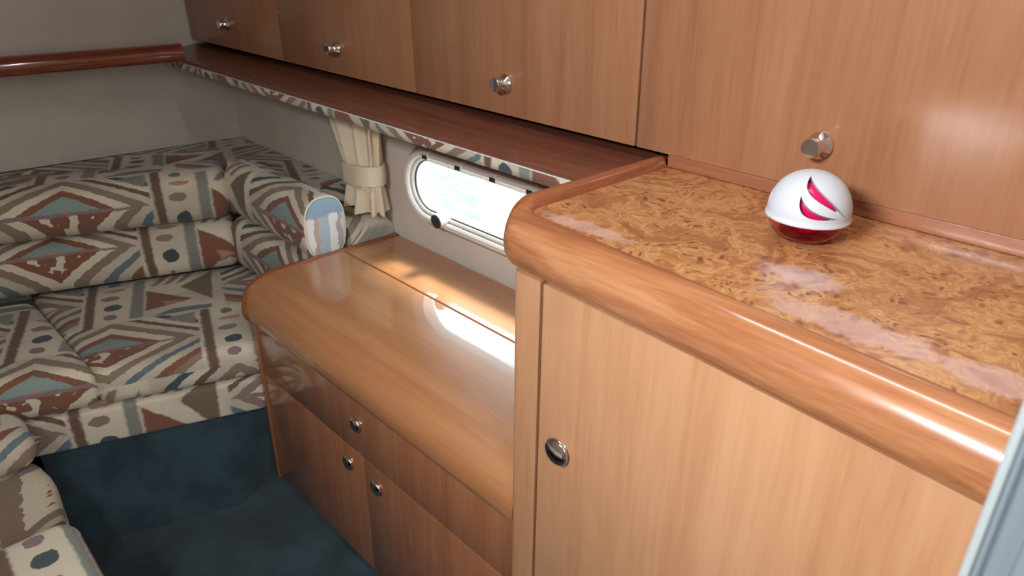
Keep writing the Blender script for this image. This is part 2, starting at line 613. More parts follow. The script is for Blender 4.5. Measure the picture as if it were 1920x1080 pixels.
def lathe(name, prof, org, axis, mat, parent=None, seg=32, auto=35):
    """prof: (r, h) along axis from org"""
    ax = Vector(axis).normalized()
    t = ax.orthogonal().normalized()
    b = ax.cross(t)
    O = Vector(org)
    v, f = [], []
    idx = []
    for r, h in prof:
        if r < 1e-6:
            idx.append([len(v)])
            v.append(O + ax * h)
        else:
            row = []
            for k in range(seg):
                a = 2 * math.pi * k / seg
                row.append(len(v))
                v.append(O + ax * h + (t * math.cos(a) + b * math.sin(a)) * r)
            idx.append(row)
    for p, q in zip(idx, idx[1:]):
        for k in range(seg):
            j = (k + 1) % seg
            if len(p) == 1 and len(q) == 1:
                continue
            if len(p) == 1:
                f.append((p[0], q[j], q[k]))
            elif len(q) == 1:
                f.append((p[k], p[j], q[0]))
            else:
                f.append((p[k], p[j], q[j], q[k]))
    return obj(name, v, f, mat, parent, True, None, auto)


# ------------------------------------------------------------------ the cabin shell
YW = 0.108          # hull liner plane
XB = 0.575          # near bulkhead
FL = 1.9            # headroom
KW = 0.0513


def wallx(y):
    return -1.736 + KW * (y - YW)


# floor (carpet), ceiling with opening for the added hatch, far bulkhead
struct(box('floor', -1.9, 0.66, -1.44, 0.16, -0.05, 0.0, 'carpet'))
fw = [(wallx(0.30), 0.30), (wallx(-1.44), -1.44), (wallx(-1.44) - 0.05, -1.44), (wallx(0.30) - 0.05, 0.30)]
struct(prism('wall_far', fw, 0.0, FL, 'liner'))
struct(box('wall_port', -1.80, 0.579, -1.42, -1.36, 0.0, FL, 'liner'))
HX0, HX1, HY0, HY1 = -0.23, 0.51, -0.42, -0.30


def ring_rect(name, o, i, z0, z1, mat, parent=None):
    (a0, a1, b0, b1), (c0, c1, d0, d1) = o, i
    O = [(a0, b0), (a1, b0), (a1, b1), (a0, b1)]
    I = [(c0, d0), (c1, d0), (c1, d1), (c0, d1)]
    secs = [[(x, y, z0) for x, y in O], [(x, y, z1) for x, y in O], [(x, y, z1) for x, y in I], [(x, y, z0) for x, y in I]]
    n = 4
    v = [p for s in secs for p in s]
    f = []
    for k in range(4):
        k2 = (k + 1) % 4
        for q in range(n):
            r = (q + 1) % n
            f.append((k * n + q, k * n + r, k2 * n + r, k2 * n + q))
    return obj(name, v, f, mat, parent)


struct(ring_rect('ceiling', (-1.9, 0.66, -1.44, 0.32), (HX0, HX1, HY0, HY1), FL, FL + 0.05, 'ceiling'))
hatch = thing('added_hatch', 'narrow unseen hatch added in the headliner around the highlight lamp', 'hatch', (0.14, -0.36, FL))
ring_rect('added_hatch_frame', (HX0 - 0.03, HX1 + 0.03, HY0 - 0.03, HY1 + 0.03), (HX0 + 0.02, HX1 - 0.02, HY0 + 0.02, HY1 - 0.02), FL - 0.02, FL - 0.001, 'white_frame', hatch)
box('added_hatch_pane', HX0 + 0.001, HX1 - 0.001, HY0 + 0.001, HY1 - 0.001, FL + 0.02, FL + 0.03, 'white_plastic', hatch)


# hull side wall with the long port opening
def stadium(cx, cz, hl, r, n=20):
    """points in (x, z); hl = half length of the straight part"""
    p = []
    for k in range(n + 1):
        a = -math.pi / 2 + math.pi * k / n
        p.append((cx + hl + r * math.cos(a), cz + r * math.sin(a)))
    for k in range(n + 1):
        a = math.pi / 2 + math.pi * k / n
        p.append((cx - hl + r * math.cos(a), cz + r * math.sin(a)))
    return p


PX, PZ, PH = -0.500, 0.718, 0.200      # port centre and straight half length
hole = stadium(PX, PZ, PH, 0.072)
nh = len(hole)
wx0, wx1, wz0, wz1 = -1.76, 0.64, 0.0, 0.955


def wall_with_hole():
    bm = bmesh.new()
    for y in (YW,):
        outer = [bm.verts.new((x, y, z)) for x, z in ((wx0, wz0), (wx1, wz0), (wx1, wz1), (wx0, wz1))]
        inn = [bm.verts.new((x, y, z)) for x, z in hole]
        ed = [bm.edges.new((outer[i], outer[(i + 1) % 4])) for i in range(4)]
        ed += [bm.edges.new((inn[i], inn[(i + 1) % nh])) for i in range(nh)]
        bmesh.ops.triangle_fill(bm, use_beauty=True, edges=ed)
    r = bmesh.ops.extrude_face_region(bm, geom=list(bm.faces))
    for e in r['geom']:
        if isinstance(e, bmesh.types.BMVert):
            e.co.y += 0.030
    return bm_out(bm)


v, f = wall_with_hole()
struct(obj('wall_starboard', v, f, 'hull_liner'))

# near bulkhead: a pier beside the doorway, with the doorway's grey jamb towards the camera
struct(box('wall_near', XB + 0.004, 0.645, -0.585, 0.31, 0.0, FL, 'liner'))
door = thing('door_1', 'grey ribbed metal door jamb at the right edge', 'door frame', (0.60, -0.60, 0.0))
struct(door)
del door['category']
jx = [0.5725, 0.5760, 0.5770, 0.5850, 0.5862, 0.5925, 0.5937, 0.6030, 0.6042, 0.6150, 0.6162, 0.6450]
jy = [-0.600, -0.600, -0.596, -0.596, -0.599, -0.599, -0.5965, -0.5965, -0.600, -0.600, -0.597, -0.597]
prof = list(zip(jx, jy)) + [(0.645, -0.586), (0.5725, -0.586)]
loft('jamb_profile', [[(x, y, 0.0) for x, y in prof], [(x, y, FL) for x, y in prof]], 'alu', door, smooth=False)
box('seal', 0.5705, 0.5738, -0.6025, -0.588, 0.0, FL, 'alu_light', door, bev=0.001)
struct(box('floor_saloon', 0.661, 2.6, -2.0, 0.5, -0.05, 0.0, 'teak'))
struct(box('ceiling_saloon', 0.661, 2.6, -2.0, 0.5, FL, FL + 0.05, 'ceiling'))
struct(box('wall_saloon_aft', 2.6, 2.65, -2.0, 0.5, 0.0, FL, 'liner'))
struct(box('wall_saloon_port', 0.661, 2.6, -2.05, -2.0, 0.0, FL, 'liner'))
struct(box('wall_saloon_starboard', 0.661, 2.6, 0.5, 0.55, 0.0, FL, 'liner'))
struct(box('wall_near_port', 0.58, 0.661, -2.0, -1.30, 0.0, FL, 'liner'))
struct(box('wall_near_starboard', 0.646, 0.661, -0.585, 0.5, 0.0, FL, 'liner'))
w2 = struct(bpy.data.objects.new('window_2', None))
COL.objects.link(w2)
w2.location = (0.33, -1.359, 1.52)
w2['label'] = 'long window in the opposite side wall'
for q in ((0.10, 0.56, 1.625, 1.65), (0.10, 0.56, 1.39, 1.415), (0.10, 0.125, 1.415, 1.625), (0.535, 0.56, 1.415, 1.625)):
    box('window_frame', q[0], q[1], -1.3595, -1.325, q[2], q[3], 'white_frame', w2)

# outside
struct(box('water', -14, 14, 0.55, 26, -0.45, -0.35, 'water'))

# ------------------------------------------------------------------ port window
port = thing('window_1', 'long white port window in the hull wall', 'window', (PX, YW, PZ))
struct(port)
del port['category']


def ring(name, a, b, ya, yb, mat, parent, bev=0.0):
    """stadium ring: a outer (hl, r), b inner (hl, r), from ya (room side) to yb"""
    e = bev
    lo = lambda h, y: [(x, y, z) for x, z in stadium(PX, PZ, h[0], h[1])]
    secs = [lo(a, yb), lo(a, ya + e), lo((a[0], a[1] - e), ya), lo((b[0], b[1] + e), ya), lo(b, ya + e), lo(b, yb)]
    n = len(secs[0])
    v = [p for s in secs for p in s]
    f = []
    for k in range(6):
        k2 = (k + 1) % 6
        for i in range(n):
            j = (i + 1) % n
            f.append((k * n + i, k * n + j, k2 * n + j, k2 * n + i))
    return obj(name, v, f, mat, parent, True, None, 30)


ring('flange', (PH, 0.100), (PH, 0.070), YW - 0.006, YW + 0.001, 'grey_frame', port, 0.002)
ring('hinged_frame', (PH, 0.086), (PH, 0.0695), YW - 0.026, YW - 0.004, 'white_frame', port, 0.004)
ring('inner_bevel', (PH, 0.0700), (PH, 0.0610), YW - 0.016, YW - 0.004, 'white_frame', port, 0.003)
ring('tunnel', (PH, 0.0715), (PH, 0.066), YW - 0.003, YW + 0.033, 'gelcoat', port)
ring('gasket', (PH, 0.0625), (PH, 0.0585), YW - 0.010, YW - 0.006, 'joint', port)
pg = stadium(PX, PZ, PH, 0.0655)
loft('pane', [[(x, YW + 0.004, z) for x, z in pg], [(x, YW + 0.009, z) for x, z in pg]], 'pane', port, smooth=False)
for cx in (-0.690, -0.575, -0.463, -0.355):
    c = box('clip', cx - 0.010, cx + 0.010, YW - 0.031, YW - 0.018, PZ + 0.0685, PZ + 0.0885, 'white_frame', port, bev=0.0015)
    box('clip_slot', cx - 0.0082, cx + 0.0082, YW - 0.0322, YW - 0.0300, PZ + 0.0700, PZ + 0.0790, 'black_plastic', c)
for k, sx in enumerate((-0.715, -0.635, -0.55, -0.505, -0.415, -0.325)):
    lathe('screw', [(0.0, 0.0025), (0.002, 0.0022), (0.003, 0.0)], (sx, YW - 0.006, PZ + 0.0925), (0, -1, 0), 'dark_chrome', port, 12)
    lathe('screw', [(0.0, 0.0025), (0.002, 0.0022), (0.003, 0.0)], (sx, YW - 0.006, PZ - 0.0925), (0, -1, 0), 'dark_chrome', port, 12)
kn = lathe('latch_knob', [(0.0165, 0.0), (0.0175, 0.004), (0.0175, 0.030), (0.0165, 0.033), (0.014, 0.0335)], (-0.644, YW - 0.008, PZ - 0.060), (0, -1, -0.12), 'white_frame', port, 32)
lathe('latch_knob_cap', [(0.0172, 0.0318), (0.0165, 0.0345), (0.0, 0.0355)], (-0.644, YW - 0.008, PZ - 0.060), (0, -1, -0.12), 'black_plastic', kn, 32)
ring_pts = stadium(PX, PZ, PH, 0.098)

# a white fender hanging outside the port
FEN = (-0.82, 0.62, 0.30)
fen = thing('fender', 'white rounded fender seen through the port window', 'fender', FEN)
lathe('fender_body', [(0.0, 0.0), (0.07, 0.012), (0.14, 0.06), (0.19, 0.14), (0.213, 0.22), (0.22, 0.30), (0.213, 0.38), (0.19, 0.46), (0.14, 0.54), (0.07, 0.588), (0.0, 0.60)], FEN, (0, 0, 1), 'gelcoat', fen, 48, 80)
lathe('fender_eye', [(0.0, 0.585), (0.035, 0.585), (0.035, 0.64), (0.012, 0.65), (0.012, 1.6), (0.0, 1.6)], FEN, (0, 0, 1), 'black_plastic', fen, 16)

# ------------------------------------------------------------------ ledge under the lockers, pelmet, rail
ledge = thing('wall_shelf', 'long dark cherry ledge running under the overhead lockers', 'shelf', (-0.88, -0.05, 0.90))
lp = [(-0.106, 0.929), (-0.1112, 0.9275), (-0.1130, 0.9245), (-0.1130, 0.9205), (-0.1115, 0.9185), (-0.107, 0.918), (0.104, 0.918), (0.104, 0.940), (0.012, 0.940), (-0.004, 0.9365), (-0.022, 0.9330), (-0.045, 0.9305), (-0.075, 0.9292)]
extrude_x('ledge_board', lp, -1.742, -0.012, 'ledge_wood', ledge)
pel = thing('pelmet', 'narrow patterned fabric pelmet hanging under the cherry ledge', 'pelmet', (-0.86, -0.108, 0.89))


def pelmet_mesh():
    secs = []
    n = 90
    for k in range(n + 1):
        x = -1.735 + (1.735 - 0.02) * k / n
        w = 0.0006 * math.sin(k * 1.3)
        secs.append([(x, -0.1095 + w, 0.9178), (x, -0.1100 + w, 0.908), (x, -0.1085 + w, 0.8975), (x, -0.1045, 0.8970), (x, -0.1040, 0.908), (x, -0.1035, 0.9178)])
    return loft('pelmet_cloth', secs, 'fabric', pel, uvf=lambda w, nn: (w.x * 1.25 + 0.13, w.z * 1.6))


pelmet_mesh()
box('highlight_strip', -1.735, -0.02, -0.1125, -0.108, 0.9160, 0.9180, 'highlight_white', pel, bev=0.0008)  # white strip added to stand in for the bright highlight on the ledge edge

rail = thing('wall_rail', 'glossy dark cherry rail along the far bulkhead', 'rail', (wallx(-0.7), -0.7, 0.90))
RX = lambda y: -1.497 + KW * (y + 0.11)
rp = [(-0.040, 0.966), (-0.030, 0.971), (-0.016, 0.970), (-0.006, 0.963), (0.0, 0.952), (0.001, 0.940), (-0.003, 0.930), (-0.011, 0.924), (-0.040, 0.923)]
secs = []
for y in (-0.1135, -0.60, -1.10, -1.355):
    secs.append([(RX(y) + d, y, z) for d, z in rp])
loft('rail_moulding', secs, 'rail_wood', rail, auto=35)
secs = [[(wallx(y) + 0.001, y, 0.923), (RX(y) - 0.040, y, 0.923), (RX(y) - 0.040, y, 0.935), (wallx(y) + 0.001, y, 0.935)] for y in (-0.1135, -1.355)]
loft('rail_shelf', secs, 'rail_wood', rail, smooth=False)

# ------------------------------------------------------------------ overhead lockers
LZ0, LZ1 = 0.955, 1.62
LEAN = 0.027
lk = thing('overhead_locker', 'row of cherry overhead lockers with chrome knobs along the hull side', 'cabinet', (-0.58, 0.05, LZ0))


def lean(p):
    return (p[0], p[1] - LEAN * (p[2] - LZ0), p[2])


box('carcass', -1.738, XB, 0.013, 0.21, LZ0 - 0.002, FL - 0.002, 'dark_gap', lk, shear=lean)
gaps = [-1.727, -1.156, -0.606, -0.0548, 0.497, 0.573]
kx = [(-1.444, 1.019), (-0.887, 1.012), (-0.340, 1.010), (0.225, 1.012)]


def mushroom_knob(parent, org, s=1.0):
    k = lathe('knob', [(0.0155, 0.0), (0.0165, 0.002), (0.0165, 0.005), (0.0145, 0.0075), (0.0105, 0.013), (0.0085, 0.017), (0.0085, 0.019), (0.0110, 0.0215), (0.0122, 0.0225), (0.0122, 0.0275), (0.0112, 0.0290), (0.0, 0.0295)],
              org, (0, -1, 0.03), 'chrome', parent, 36)
    return k


for i in range(5):
    x0, x1 = gaps[i] + 0.002, gaps[i + 1] - 0.002
    d = box('door', x0, x1, 0.0, 0.012, LZ0, LZ1, 'locker_wood', lk, bev=0.0015, seg=2, shear=lean)
    if i < 4:
        x, z = kx[i]
        mushroom_knob(d, (x, -LEAN * (z - LZ0), z))
box('top_rail', -1.727, 0.573, 0.0, 0.012, LZ1 + 0.003, FL - 0.002, 'locker_wood', lk, shear=lean)
st = box('back_strip', 0.002, 0.574, 0.005, 0.018, 0.9355, LZ0 - 0.001, 'strip_wood', lk, bev=0.001)

# ------------------------------------------------------------------ tall cabinet
cab = thing('tall_cabinet', 'light cherry cabinet with one door below the burl counter', 'cabinet', (0.30, -0.12, 0.0))
KC = -0.05


def cabf(p):
    return (p[0], p[1] + KC * max(0.0, p[0] - 0.065), p[2])


box('carcass', 0.019, 0.573, -0.300, 0.100, 0.0, 0.872, 'dark_gap', cab)
box('side_panel', 0.014, 0.0185, -0.298, 0.100, 0.0, 0.872, 'door_wood', cab)
bm = prism_bm([(0.0145, -0.3205), (0.0635, -0.3205), (0.0635, -0.301), (0.0145, -0.301)], 0.0, 0.872)
ed = [e for e in bm.edges if abs(e.verts[0].co.x - e.verts[1].co.x) < 1e-6 and abs(e.verts[0].co.y - e.verts[1].co.y) < 1e-6 and e.verts[0].co.y < -0.31]
bmesh.ops.bevel(bm, geom=[e for e in ed if e.verts[0].co.x < 0.03], offset=0.012, segments=6, profile=0.5, affect='EDGES')
v, f = bm_out(bm)
obj('corner_post', v, f, 'door_wood', cab, True, None, 35)
d = box('door', 0.0675, 0.572, -0.320, -0.303, 0.06, 0.8705, 'door_wood', cab, bev=0.0018, seg=2, shear=cabf)
box('plinth', 0.0675, 0.572, -0.318, -0.302, 0.0, 0.056, 'door_wood', cab, shear=cabf)


def dome_knob(parent, org, r=0.0165, h=0.011):
    prof = [(r * 0.80, 0.0), (r * 0.82, h * 0.30), (r * 1.0, h * 0.42)]
    for k in range(1, 9):
        a = math.pi / 2 * k / 8
        prof.append((r * math.cos(a), h * 0.42 + h * 0.58 * math.sin(a)))
    prof[-1] = (0.0, h)
    return lathe('knob', prof, org, (0, -1, 0), 'chrome', parent, 36, 50)


dome_knob(d, (0.107, -0.3221, 0.652), 0.0195, 0.013)

# ------------------------------------------------------------------ counter top
ct = thing('countertop', 'burl wood countertop with rounded cherry edging', 'countertop', (0.28, -0.15, 0.87))
CZ = 0.935
FY0, FK = -0.284, -0.083
front = lambda x: FY0 + FK * x
inner = []          # (point, outward normal, blend 0 = fiddle, 1 = front)
for k in range(9):
    y = 0.004 + (-0.262 - 0.004) * k / 8
    inner.append(((0.0, y), (-1.0, 0.0), 0.0))
R0 = 0.022
a1 = math.atan2(-1, FK)
for k in range(1, 13):
    t = k / 12
    a = math.pi + t * (math.pi / 2 - math.atan(-FK) * 1.0)
    inner.append(((R0 + R0 * math.cos(a), -0.264 + R0 * math.sin(a)), (math.cos(a), math.sin(a)), t * t * (3 - 2 * t)))
xe, ye = inner[-1][0]
nf = Vector((FK, -1)).normalized()
for k in range(1, 13):
    x = xe + (0.5735 - xe) * k / 12
    inner.append(((x, ye + FK * (x - xe)), (nf.x, nf.y), 1.0))
PF = [(-0.004, -0.0015), (0.0, 0.0004), (0.006, 0.0015), (0.013, 0.0005), (0.020, -0.0025), (0.027, -0.008), (0.033, -0.016), (0.0375, -0.027), (0.039, -0.038), (0.0375, -0.049), (0.033, -0.057), (0.025, -0.062), (0.010, -0.063), (-0.004, -0.063)]
PL = [(-0.004, -0.0015), (-0.001, 0.004), (0.001, 0.010), (0.005, 0.0135), (0.011, 0.0150), (0.017, 0.0130), (0.022, 0.0080), (0.026, -0.002), (0.028, -0.016), (0.028, -0.035), (0.026, -0.050), (0.020, -0.061), (0.010, -0.063), (-0.004, -0.063)]
secs = []
for (px, py), (nx, ny), t in inner:
    secs.append([(px + nx * (a[0] * (1 - t) + b[0] * t), py + ny * (a[0] * (1 - t) + b[0] * t), CZ + a[1] * (1 - t) + b[1] * t) for a, b in zip(PL, PF)])
nleft = 15
loft('left_fiddle', secs[:nleft], 'edge_wood_cross', ct, auto=50)
loft('front_edging', secs[nleft - 1:], 'edge_wood', ct, auto=50)
bp = [(0.0, 0.017)] + [p for p, n_, t in inner] + [(0.5735, 0.017)]
bmv = [(x, y, CZ) for x, y in bp] + [(x, y, CZ - 0.02) for x, y in bp]
nb = len(bp)
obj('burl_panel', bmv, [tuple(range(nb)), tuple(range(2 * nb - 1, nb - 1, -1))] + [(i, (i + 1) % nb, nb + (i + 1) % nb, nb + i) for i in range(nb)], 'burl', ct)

# ------------------------------------------------------------------ low dresser
dr = thing('low_dresser', 'low cherry dresser with drawer and two doors under the port window', 'dresser', (-0.42, -0.10, 0.0))
DX0, DX1 = -0.85, 0.0135
box('carcass', DX0, DX1, -0.284, 0.104, 0.0, 0.44, 'dark_gap', dr)
nose = [(-0.0560, 0.550), (-0.190, 0.550), (-0.225, 0.5495), (-0.250, 0.547), (-0.272, 0.5415), (-0.290, 0.532), (-0.302, 0.519), (-0.3095, 0.503), (-0.3135, 0.486), (-0.3145, 0.470), (-0.3125, 0.459), (-0.308, 0.4515), (-0.300, 0.4475), (-0.285, 0.4465), (-0.285, 0.515), (-0.056, 0.515)]
extrude_x('rolled_top', nose, DX0, DX1, 'dresser_top', dr, auto=30)
extrude_x('rear_lid', [(-0.0500, 0.550), (-0.0505, 0.549), (-0.0505, 0.515), (0.104, 0.515), (0.104, 0.550)], DX0, DX1, 'dresser_top', dr, smooth=False)
box('groove', DX0, DX1, -0.0558, -0.0506, 0.516, 0.544, 'joint', dr)
# end moulding follows the rolled profile, a little proud of it
off = [(0.104, 0.5545), (-0.190, 0.5545), (-0.226, 0.554), (-0.252, 0.5515), (-0.275, 0.546), (-0.294, 0.5355), (-0.3065, 0.5215), (-0.3145, 0.504), (-0.3185, 0.486), (-0.3195, 0.469), (-0.317, 0.456), (-0.311, 0.447), (-0.301, 0.4425), (-0.284, 0.4415), (-0.284, 0.500), (0.104, 0.500)]
em = []
for x, s in ((-0.8695, 0.004), (-0.8665, 0.001), (-0.864, 0.0), (-0.853, 0.0), (-0.8505, 0.002)):
    em.append([(x, y + (s if y < 0 else 0) * 0.7, z - (s if z > 0.51 else -s * (z < 0.46)) * 0.8) for y, z in off])
loft('end_moulding', em, 'edge_wood_cross', dr, auto=35)
box('end_panel', -0.866, -0.8505, -0.3015, 0.104, 0.0, 0.4995, 'drawer_wood', dr, bev=0.0015, seg=2)
dw = box('drawer', -0.8485, DX1 - 0.001, -0.2985, -0.2845, 0.3122, 0.4455, 'drawer_wood', dr, bev=0.0015, seg=2)
dome_knob(dw, (-0.437, -0.2985, 0.387), 0.0165, 0.012)
d1 = box('door', -0.8485, -0.4285, -0.2985, -0.2845, 0.010, 0.3092, 'drawer_wood', dr, bev=0.0015, seg=2)
dome_knob(d1, (-0.482, -0.2985, 0.269), 0.0165, 0.012)
d2 = box('door', -0.4255, DX1 - 0.001, -0.2985, -0.2845, 0.010, 0.3092, 'drawer_wood', dr, bev=0.0015, seg=2)
dome_knob(d2, (-0.382, -0.2985, 0.266), 0.0165, 0.012)

# ------------------------------------------------------------------ settee
K = 0.36
EN = math.hypot(1, K)
E_ = Vector((K / EN, 1 / EN, 0))       # along the far bench
N_ = Vector((1 / EN, -K / EN, 0))      # towards the aisle
seat_x = lambda y, o=0.0: -0.863 + K * (y + 0.3) + o
back_x = lambda y, o=0.0: -1.458 + K * (y + 0.605) + o


def uv_bench(w, n):
    return (w.dot(E_), w.z - w.dot(N_))


def uv_x(w, n):
    return (w.x, w.y * 0.9 - w.z)


def uv_off(fn, du, dv):
    return lambda w, n: (fn(w, n)[0] + du, fn(w, n)[1] + dv)


sett = thing('settee', 'built-in corner settee base in blue carpet with patterned front', 'settee', (-1.3, -0.5, 0.0))
# carpeted front flaring out to the floor
rows = []
ys = [-0.746, -0.7, -0.6, -0.5, -0.45, -0.42, -0.40, -0.38, -0.36, -0.34, -0.32, -0.305, -0.29, -0.10]
for y in ys:
    k = 1.0 if y < -0.42 else max(0.0, 1 - ((y + 0.42) / 0.115)) ** 0.8
    if y > -0.306:
        k = 0.0
    o = -0.016 + 0.099 * k
    row = []
    for t in (0.0, 0.03, 0.08, 0.15, 0.25, 0.4, 0.6, 0.8, 1.0):
        z = 0.004 + 0.212 * t
        x = min(seat_x(y, -0.012 + (o + 0.012) * (1 - t) ** 1.4), -0.868 if y > -0.32 else 9)
        row.append((x, y, z))
    row += [(row[-1][0] - 0.03, y, 0.216), (row[-1][0] - 0.03, y, 0.0), (row[0][0], y, 0.0)]
    rows.append(row)
loft('base', rows, 'carpet', sett, auto=60)
val = [(seat_x(-0.770), -0.770), (seat_x(-0.305), -0.305), (-0.8685, -0.20), (-0.93, -0.20), (seat_x(-0.34, -0.06), -0.34), (seat_x(-0.770, -0.06), -0.770)]
prism('front_panel', val, 0.203, 0.2905, 'fabric', sett, bev=0.009, seg=4, uvf=uv_off(uv_bench, 0.576, -0.012), auto=60)
# upholstered ledge behind the back cushions
led = [(wallx(-1.35) + 0.004, -1.35), (back_x(-0.95, -0.205), -1.35), (back_x(-0.95, -0.205), -0.95), (back_x(-0.02, -0.205), -0.02), (-1.40, -0.022), (-1.08, -0.022), (-1.08, 0.106), (wallx(0.106) + 0.004, 0.106)]
prism('back_ledge', led, 0.30, 0.642, 'fabric', sett, bev=0.008, seg=3, uvf=uv_off(lambda w, n: (w.dot(E_), w.dot(N_) * 1.2 - w.z), 0.05, 0.05), auto=60)
# rounded end of the hull-side ledge beside the dresser
secs = []
for x, s in ((-1.079, 0.0), (-1.04, 0.006), (-1.00, 0.018), (-0.95, 0.030), (-0.915, 0.034), (-0.89, 0.040), (-0.878, 0.048), (-0.8715, 0.064)):
    sec = []
    for q in range(13):
        t = q / 12
        y = -0.022 + 0.128 * t
        e = 0.016 * max(0, (t - 0.70) / 0.30) ** 2 + 0.004 * (1 - t)
        sec.append((x, y, 0.642 - s - e))
    sec += [(x, 0.106, 0.45), (x, -0.022, 0.45)]
    secs.append(sec)
loft('ledge_end', secs, 'fabric', sett, auto=70, uvf=uv_off(uv_x, 0.2, 0.3))
box('bench_box', -1.70, -0.92, -0.19, 0.10, 0.0, 0.20, 'carpet', sett)

# seat cushion of the far bench
sp = [(seat_x(-0.6155, -0.004), -0.6155), (seat_x(-0.305, -0.004), -0.305), (-0.8690, -0.24), (-0.8690, -0.08), (-1.33, -0.08), (back_x(-0.6155, -0.06), -0.6155)]
SEAT_T = 0.381
o = prism('seat_cushion', sp, 0.2915, SEAT_T, 'fabric', None, bev=0.028, seg=5, uvf=uv_off(uv_bench, 0.015, 0.025), puff=0.004, auto=80)
tag(o, 'patterned seat cushion of the far bench reaching the dresser', 'cushion', 'settee seat cushions')
# corner cushion at the left
cp = [(seat_x(-0.80, 0.0), -0.80), (seat_x(-0.607, -0.002), -0.607), (back_x(-0.619, 0.02), -0.619), (back_x(-0.9, 0.02), -0.90), (back_x(-0.9, 0.02), -1.25), (-1.05, -1.25)]
o = prism('seat_cushion', cp, 0.2915, 0.396, 'fabric', None, bev=0.034, seg=6, uvf=uv_off(uv_bench, 0.152, 0.149), puff=0.004, auto=80)
tag(o, 'plump patterned corner cushion at the left end of the far bench', 'cushion', 'settee seat cushions')


# back rolls: loft a rounded section along the bench
def roll(name, parent, p0, p1, direction_n, sec, mat='fabric', uvf=None, ends=0.03, wob=0.004, seed=0, m=24):
    """sec: list of (n, z); lofted from p0 to p1 with rounded ends; direction_n: unit vector towards the aisle"""
    p0, p1 = Vector(p0), Vector(p1)
    L = (p1 - p0).length
    cn = sum(s[0] for s in sec) / len(sec)
    cz = sum(s[1] for s in sec) / len(sec)
    st = [0.0, 0.004, 0.012, 0.022, ends] if ends > 0.022 else [0.0, ends * 0.15, ends * 0.45, ends]
    ss = [s for s in st] + [ends + (L - 2 * ends) * k / m for k in range(1, m)] + [L - s for s in reversed(st)]
    rnd = random.Random(seed)
    ph = [rnd.uniform(0, 6.28) for _ in range(4)]
    secs = []
    for s in ss:
        e = min(s, L - s)
        q = 1.0 if e >= ends else math.sqrt(max(0.0, 1 - (1 - e / ends) ** 2))
        rr = 1 - ends * 1.0 * (1 - q) / 0.07 * 0.9
        w = wob * (math.sin(s * 17 + ph[0]) * 0.6 + math.sin(s * 39 + ph[1]) * 0.4)
        c = p0 + (p1 - p0) * (s / L)
        secs.append([tuple(c + direction_n * (cn + (a - cn) * rr + w) + Vector((0, 0, cz + (b - cz) * rr + w * 0.5))) for a, b in sec])
    return loft(name, secs, mat, parent, uvf=uvf, auto=80)


def rsec(n0, n1, z0, z1, p=3.0, k=28):
    """superellipse section"""
    out = []
    for i in range(k):
        a = 2 * math.pi * i / k
        c, s = math.cos(a), math.sin(a)
        x = abs(c) ** (2 / p) * (1 if c >= 0 else -1)
        y = abs(s) ** (2 / p) * (1 if s >= 0 else -1)
        out.append(((n0 + n1) / 2 + (n1 - n0) / 2 * x, (z0 + z1) / 2 + (z1 - z0) / 2 * y))
    return out


A0 = Vector((back_x(-0.98), -0.98, 0))
A1 = Vector((back_x(-0.136), -0.136, 0))
bk = thing('back_cushion', 'patterned two-roll back cushion along the far bulkhead', 'cushion', (-1.45, -0.55, 0.385), 'settee back cushions')
roll('upper_roll', bk, A0, A1, N_, rsec(-0.185, 0.022, 0.528, 0.672, 2.6), uvf=uv_off(uv_bench, 0.267, 0.006), seed=1, ends=0.035)
roll('lower_roll', bk, A0 + Vector((0, 0, 0)), A1, N_, rsec(-0.16, 0.020, 0.386, 0.531, 3.0), uvf=uv_off(uv_bench, 0.319, 0.105), seed=2, ends=0.03)

NS = Vector((0, -1, 0))
sb = thing('back_cushion', 'patterned two-roll side cushion with blue end beside the dresser', 'cushion', (-1.1, -0.08, 0.385), 'settee back cushions')
roll('upper_roll', sb, (-1.310, -0.085, 0), (-0.876, -0.085, 0), NS, rsec(-0.055, 0.055, 0.535, 0.690, 2.6), uvf=lambda w, n: (w.x + 0.178, w.y + w.z - 0.065), seed=3, ends=0.010)
roll('lower_roll', sb, (-1.312, -0.085, 0), (-0.8725, -0.085, 0), NS, rsec(-0.05, 0.062, 0.384, 0.537, 3.0), uvf=lambda w, n: (w.x + 0.258, w.y + w.z + 0.09), seed=4, ends=0.03)

# flat boxed end of the upper side roll, with its piping
es = rsec(-0.0535, 0.0535, 0.5365, 0.6885, 2.6, 40)
sc_ = lambda q, k: [(a * k, 0.6125 + (b - 0.6125) * k) for a, b in q]
ep = loft('end_panel', [[(x, -0.085 - a, b) for a, b in sc_(es, k)] for x, k in ((-0.880, 0.97), (-0.8745, 0.97), (-0.8725, 0.94), (-0.8712, 0.85), (-0.8706, 0.5))], 'pale_stripe', sb, auto=80, uvf=lambda w, n: (w.y, w.z))
ep['label'] = 'pale blue and cream striped end panel'
pv, pf = [], []
npp = len(es)
for i_, (a, b) in enumerate(es):
    for k_ in range(6):
        t_ = 2 * math.pi * k_ / 6
        r_ = 1 + 0.035 * math.cos(t_)
        pv.append((-0.8765 + 0.0024 * math.sin(t_), -0.085 - a * r_, 0.6125 + (b - 0.6125) * r_))
for i_ in range(npp):
    for k_ in range(6):
        pf.append((i_ * 6 + k_, ((i_ + 1) % npp) * 6 + k_, ((i_ + 1) % npp) * 6 + (k_ + 1) % 6, i_ * 6 + (k_ + 1) % 6))
obj('piping', pv, pf, 'curtain', ep, True)

